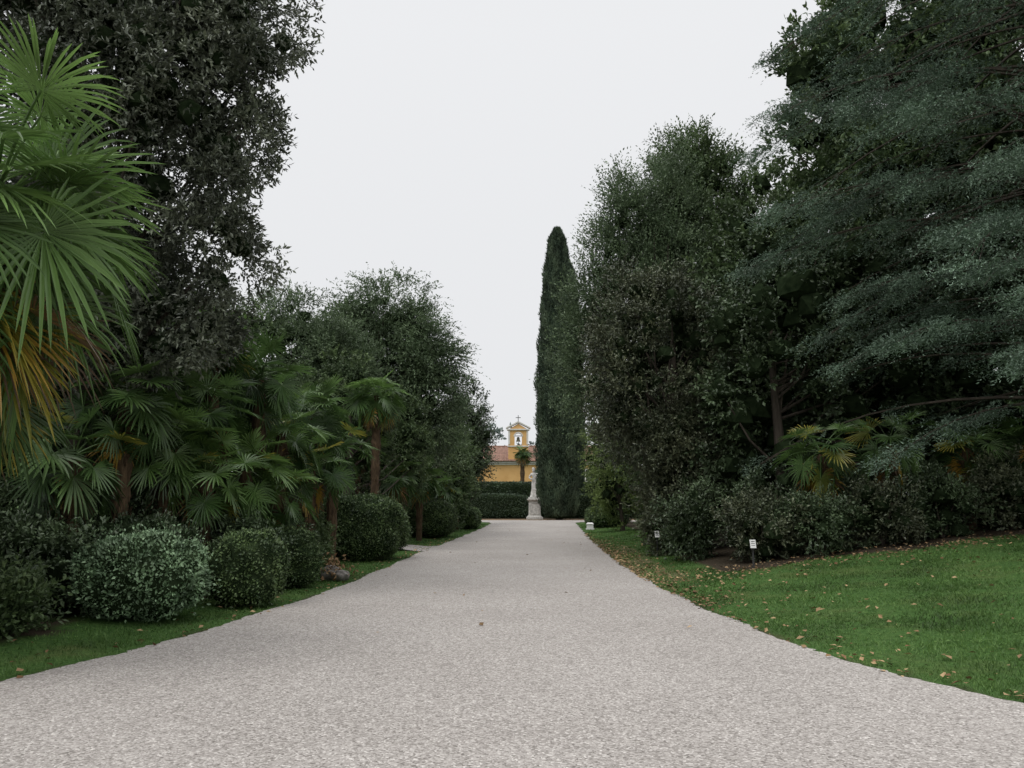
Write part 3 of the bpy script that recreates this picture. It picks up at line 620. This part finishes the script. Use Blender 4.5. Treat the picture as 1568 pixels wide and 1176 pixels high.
Rd=[.22,.19,.22,.09,.15,.12,.12,.085,.07,.06,.12,.085,.07,.06,.15,.11,.07,.06,.15,.11,.07,.06]
me=bpy.data.meshes.new("figure");me.from_pydata([(SX+a*1.1,SY+b_,1.78+c*1.05) for a,b_,c in J],E,[])
ob=bpy.data.objects.new("figure",me);scene.collection.objects.link(ob);ob.parent=statue;me.materials.append(stone)
md=ob.modifiers.new("Skin",'SKIN')
if me.skin_vertices:
    for i,r_ in enumerate(Rd): me.skin_vertices[0].data[i].radius=(r_,r_*.85)
    me.skin_vertices[0].data[0].use_root=True
md=ob.modifiers.new("Sub",'SUBSURF');md.levels=2;md.render_levels=2
mb=MB();na=48;zs=np.linspace(0,1,16);A=np.arange(na)*2*PI/na
prof=np.interp(zs,[0,.12,.4,.65,.85,1],[.36,.33,.30,.27,.22,.17])
AA,ZZ=np.meshgrid(A,zs);rr=np.interp(ZZ,zs,prof)*(1+.15*(1-ZZ*.7)*np.sin(AA*8+ZZ*3)+.06*np.sin(AA*15-ZZ*5))
V=np.stack([SX+.03+np.cos(AA)*rr*1.05+.07*np.sin(ZZ*3),SY+np.sin(AA)*rr*.8,1.8+ZZ*1.3],-1)
i=np.arange(15)[:,None]*na;j=np.arange(na)[None]
mb.add(V,q=np.stack([i+j,i+(j+1)%na,i+na+(j+1)%na,i+na+j],-1).reshape(-1,4))
nu,nv=14,14;U,W=np.meshgrid(np.linspace(0,1,nu),np.linspace(0,1,nv))
V=np.stack([SX+.18+.34*U*(1-.25*W)+.02*np.sin(U*20),SY-.06+.07*np.sin(U*16)+.06*W,1.78+1.78-.25*np.abs(U-.3)-W*1.45],-1)
i=np.arange(nv-1)[:,None]*nu;j=np.arange(nu-1)[None]
mb.add(V,q=np.stack([i+j,i+j+1,i+nu+j+1,i+nu+j],-1).reshape(-1,4))
v=IC4V*np.array([.15,.15,.13])*(1+.06*np.sin(IC4V[:,[0]]*14)*np.sin(IC4V[:,[2]]*13));mb.add(v+np.array([SX-.06,SY+.02,1.78+2.28]),t=IC4F)
mb.build("drapery",[stone],smooth=True,parent=statue)

# ---------------------------------------------------------------- small signs
plate=solid("label_plate",(.66,.66,.64),(.74,.74,.72),10,.5,.05)
ink=solid("label_ink",(.03,.03,.03),(.05,.05,.05),10,.5,.05)
for (x,y,h) in [(5.05,18.2,.48),(3.95,23.6,.6)]:
    z=float(H(x,y));mb=MB()
    mb.box((x,y,z+h/2),(.035,.03,h),mat=1)
    c=np.array([x,y-.03,z+h+.02]);w=.06;hh=.085
    V=[];
    for dy in (0,.015):
        for sx,sz in ((-1,-1),(1,-1),(1,1),(-1,1)): V.append((c[0]+sx*w,c[1]+dy+sz*.03,c[2]+sz*hh))
    mb.add(V,q=[(0,1,2,3),(7,6,5,4),(0,4,5,1),(1,5,6,2),(2,6,7,3),(3,7,4,0)],mat=0)
    for k in range(3):
        zz_=.05-.04*k;mb.box((c[0],c[1]+zz_*.33-.004,c[2]+zz_),(.08,.004,.009),mat=2)
    mb.build("plant_label_sign",[plate,iron,ink])
mb=MB();x,y=4.15,46.
z=float(H(x,y));mb.box((x,y,z+.03),(.42,.34,.1));mb.box((x,y,z+.19),(.34,.26,.22))
V=[(x-.20,y-.16,z+.302),(x+.20,y-.16,z+.302),(x+.20,y+.16,z+.302),(x-.20,y+.16,z+.302),(x-.12,y-.08,z+.38),(x+.12,y-.08,z+.38),(x+.12,y+.08,z+.38),(x-.12,y+.08,z+.38)]
mb.add(V,q=[(3,2,1,0),(4,5,6,7),(0,1,5,4),(1,2,6,5),(2,3,7,6),(3,0,4,7)])
mb.build("stone_marker",[plate])

# ---------------------------------------------------------------- light, sky, camera
w=bpy.data.worlds.new("World");scene.world=w;w.use_nodes=True;nt=w.node_tree;N=nt.nodes;L=nt.links;N.clear()
sky=N.new("ShaderNodeTexSky");sky.sky_type='NISHITA';sky.sun_disc=False;sky.sun_elevation=math.radians(55);sky.sun_rotation=math.radians(215)
hs=N.new("ShaderNodeHueSaturation");hs.inputs["Saturation"].default_value=.3;L.new(sky.outputs[0],hs.inputs["Color"])
tc=N.new("ShaderNodeTexCoord");sx=N.new("ShaderNodeSeparateXYZ");L.new(tc.outputs["Generated"],sx.inputs[0])
m1=N.new("ShaderNodeMapRange");m1.inputs[1].default_value=0;m1.inputs[2].default_value=.5;m1.inputs[3].default_value=8.2;m1.inputs[4].default_value=9.0;L.new(sx.outputs[2],m1.inputs[0])
m2=N.new("ShaderNodeMapRange");m2.inputs[1].default_value=.55;m2.inputs[2].default_value=1;m2.inputs[3].default_value=0;m2.inputs[4].default_value=14;L.new(sx.outputs[2],m2.inputs[0])
ad=N.new("ShaderNodeMath");L.new(m1.outputs[0],ad.inputs[0]);L.new(m2.outputs[0],ad.inputs[1])
vm=N.new("ShaderNodeVectorMath");vm.operation='SCALE';vm.inputs[0].default_value=(.99,1.0,1.02);L.new(ad.outputs[0],vm.inputs[3])
mx=N.new("ShaderNodeMix");mx.data_type='RGBA';mx.inputs[0].default_value=.08;L.new(vm.outputs[0],mx.inputs[6]);L.new(hs.outputs[0],mx.inputs[7])
bg=N.new("ShaderNodeBackground");bg.inputs[1].default_value=.1;L.new(mx.outputs[2],bg.inputs[0])
o=N.new("ShaderNodeOutputWorld");L.new(bg.outputs[0],o.inputs[0])
sd=bpy.data.lights.new("sun","SUN");sd.energy=1.1;sd.angle=math.radians(25);sd.color=(1,.98,.95)
so=bpy.data.objects.new("sun",sd);scene.collection.objects.link(so);so.location=(-10,-10,30)
az=math.radians(215);el=math.radians(55)
dv=Vector((math.sin(az)*math.cos(el),math.cos(az)*math.cos(el),math.sin(el)))
so.rotation_euler=dv.to_track_quat('Z','Y').to_euler()
cam=bpy.data.cameras.new("camera");cam.lens=30;cam.sensor_width=36;cam.clip_end=3000;cam.clip_start=.05
co=bpy.data.objects.new("camera",cam);scene.collection.objects.link(co);co.location=(0,0,1.6);co.rotation_euler=(math.radians(97.7),0,0)
scene.camera=co
scene.view_settings.view_transform='Standard';scene.view_settings.look='None';scene.view_settings.exposure=0
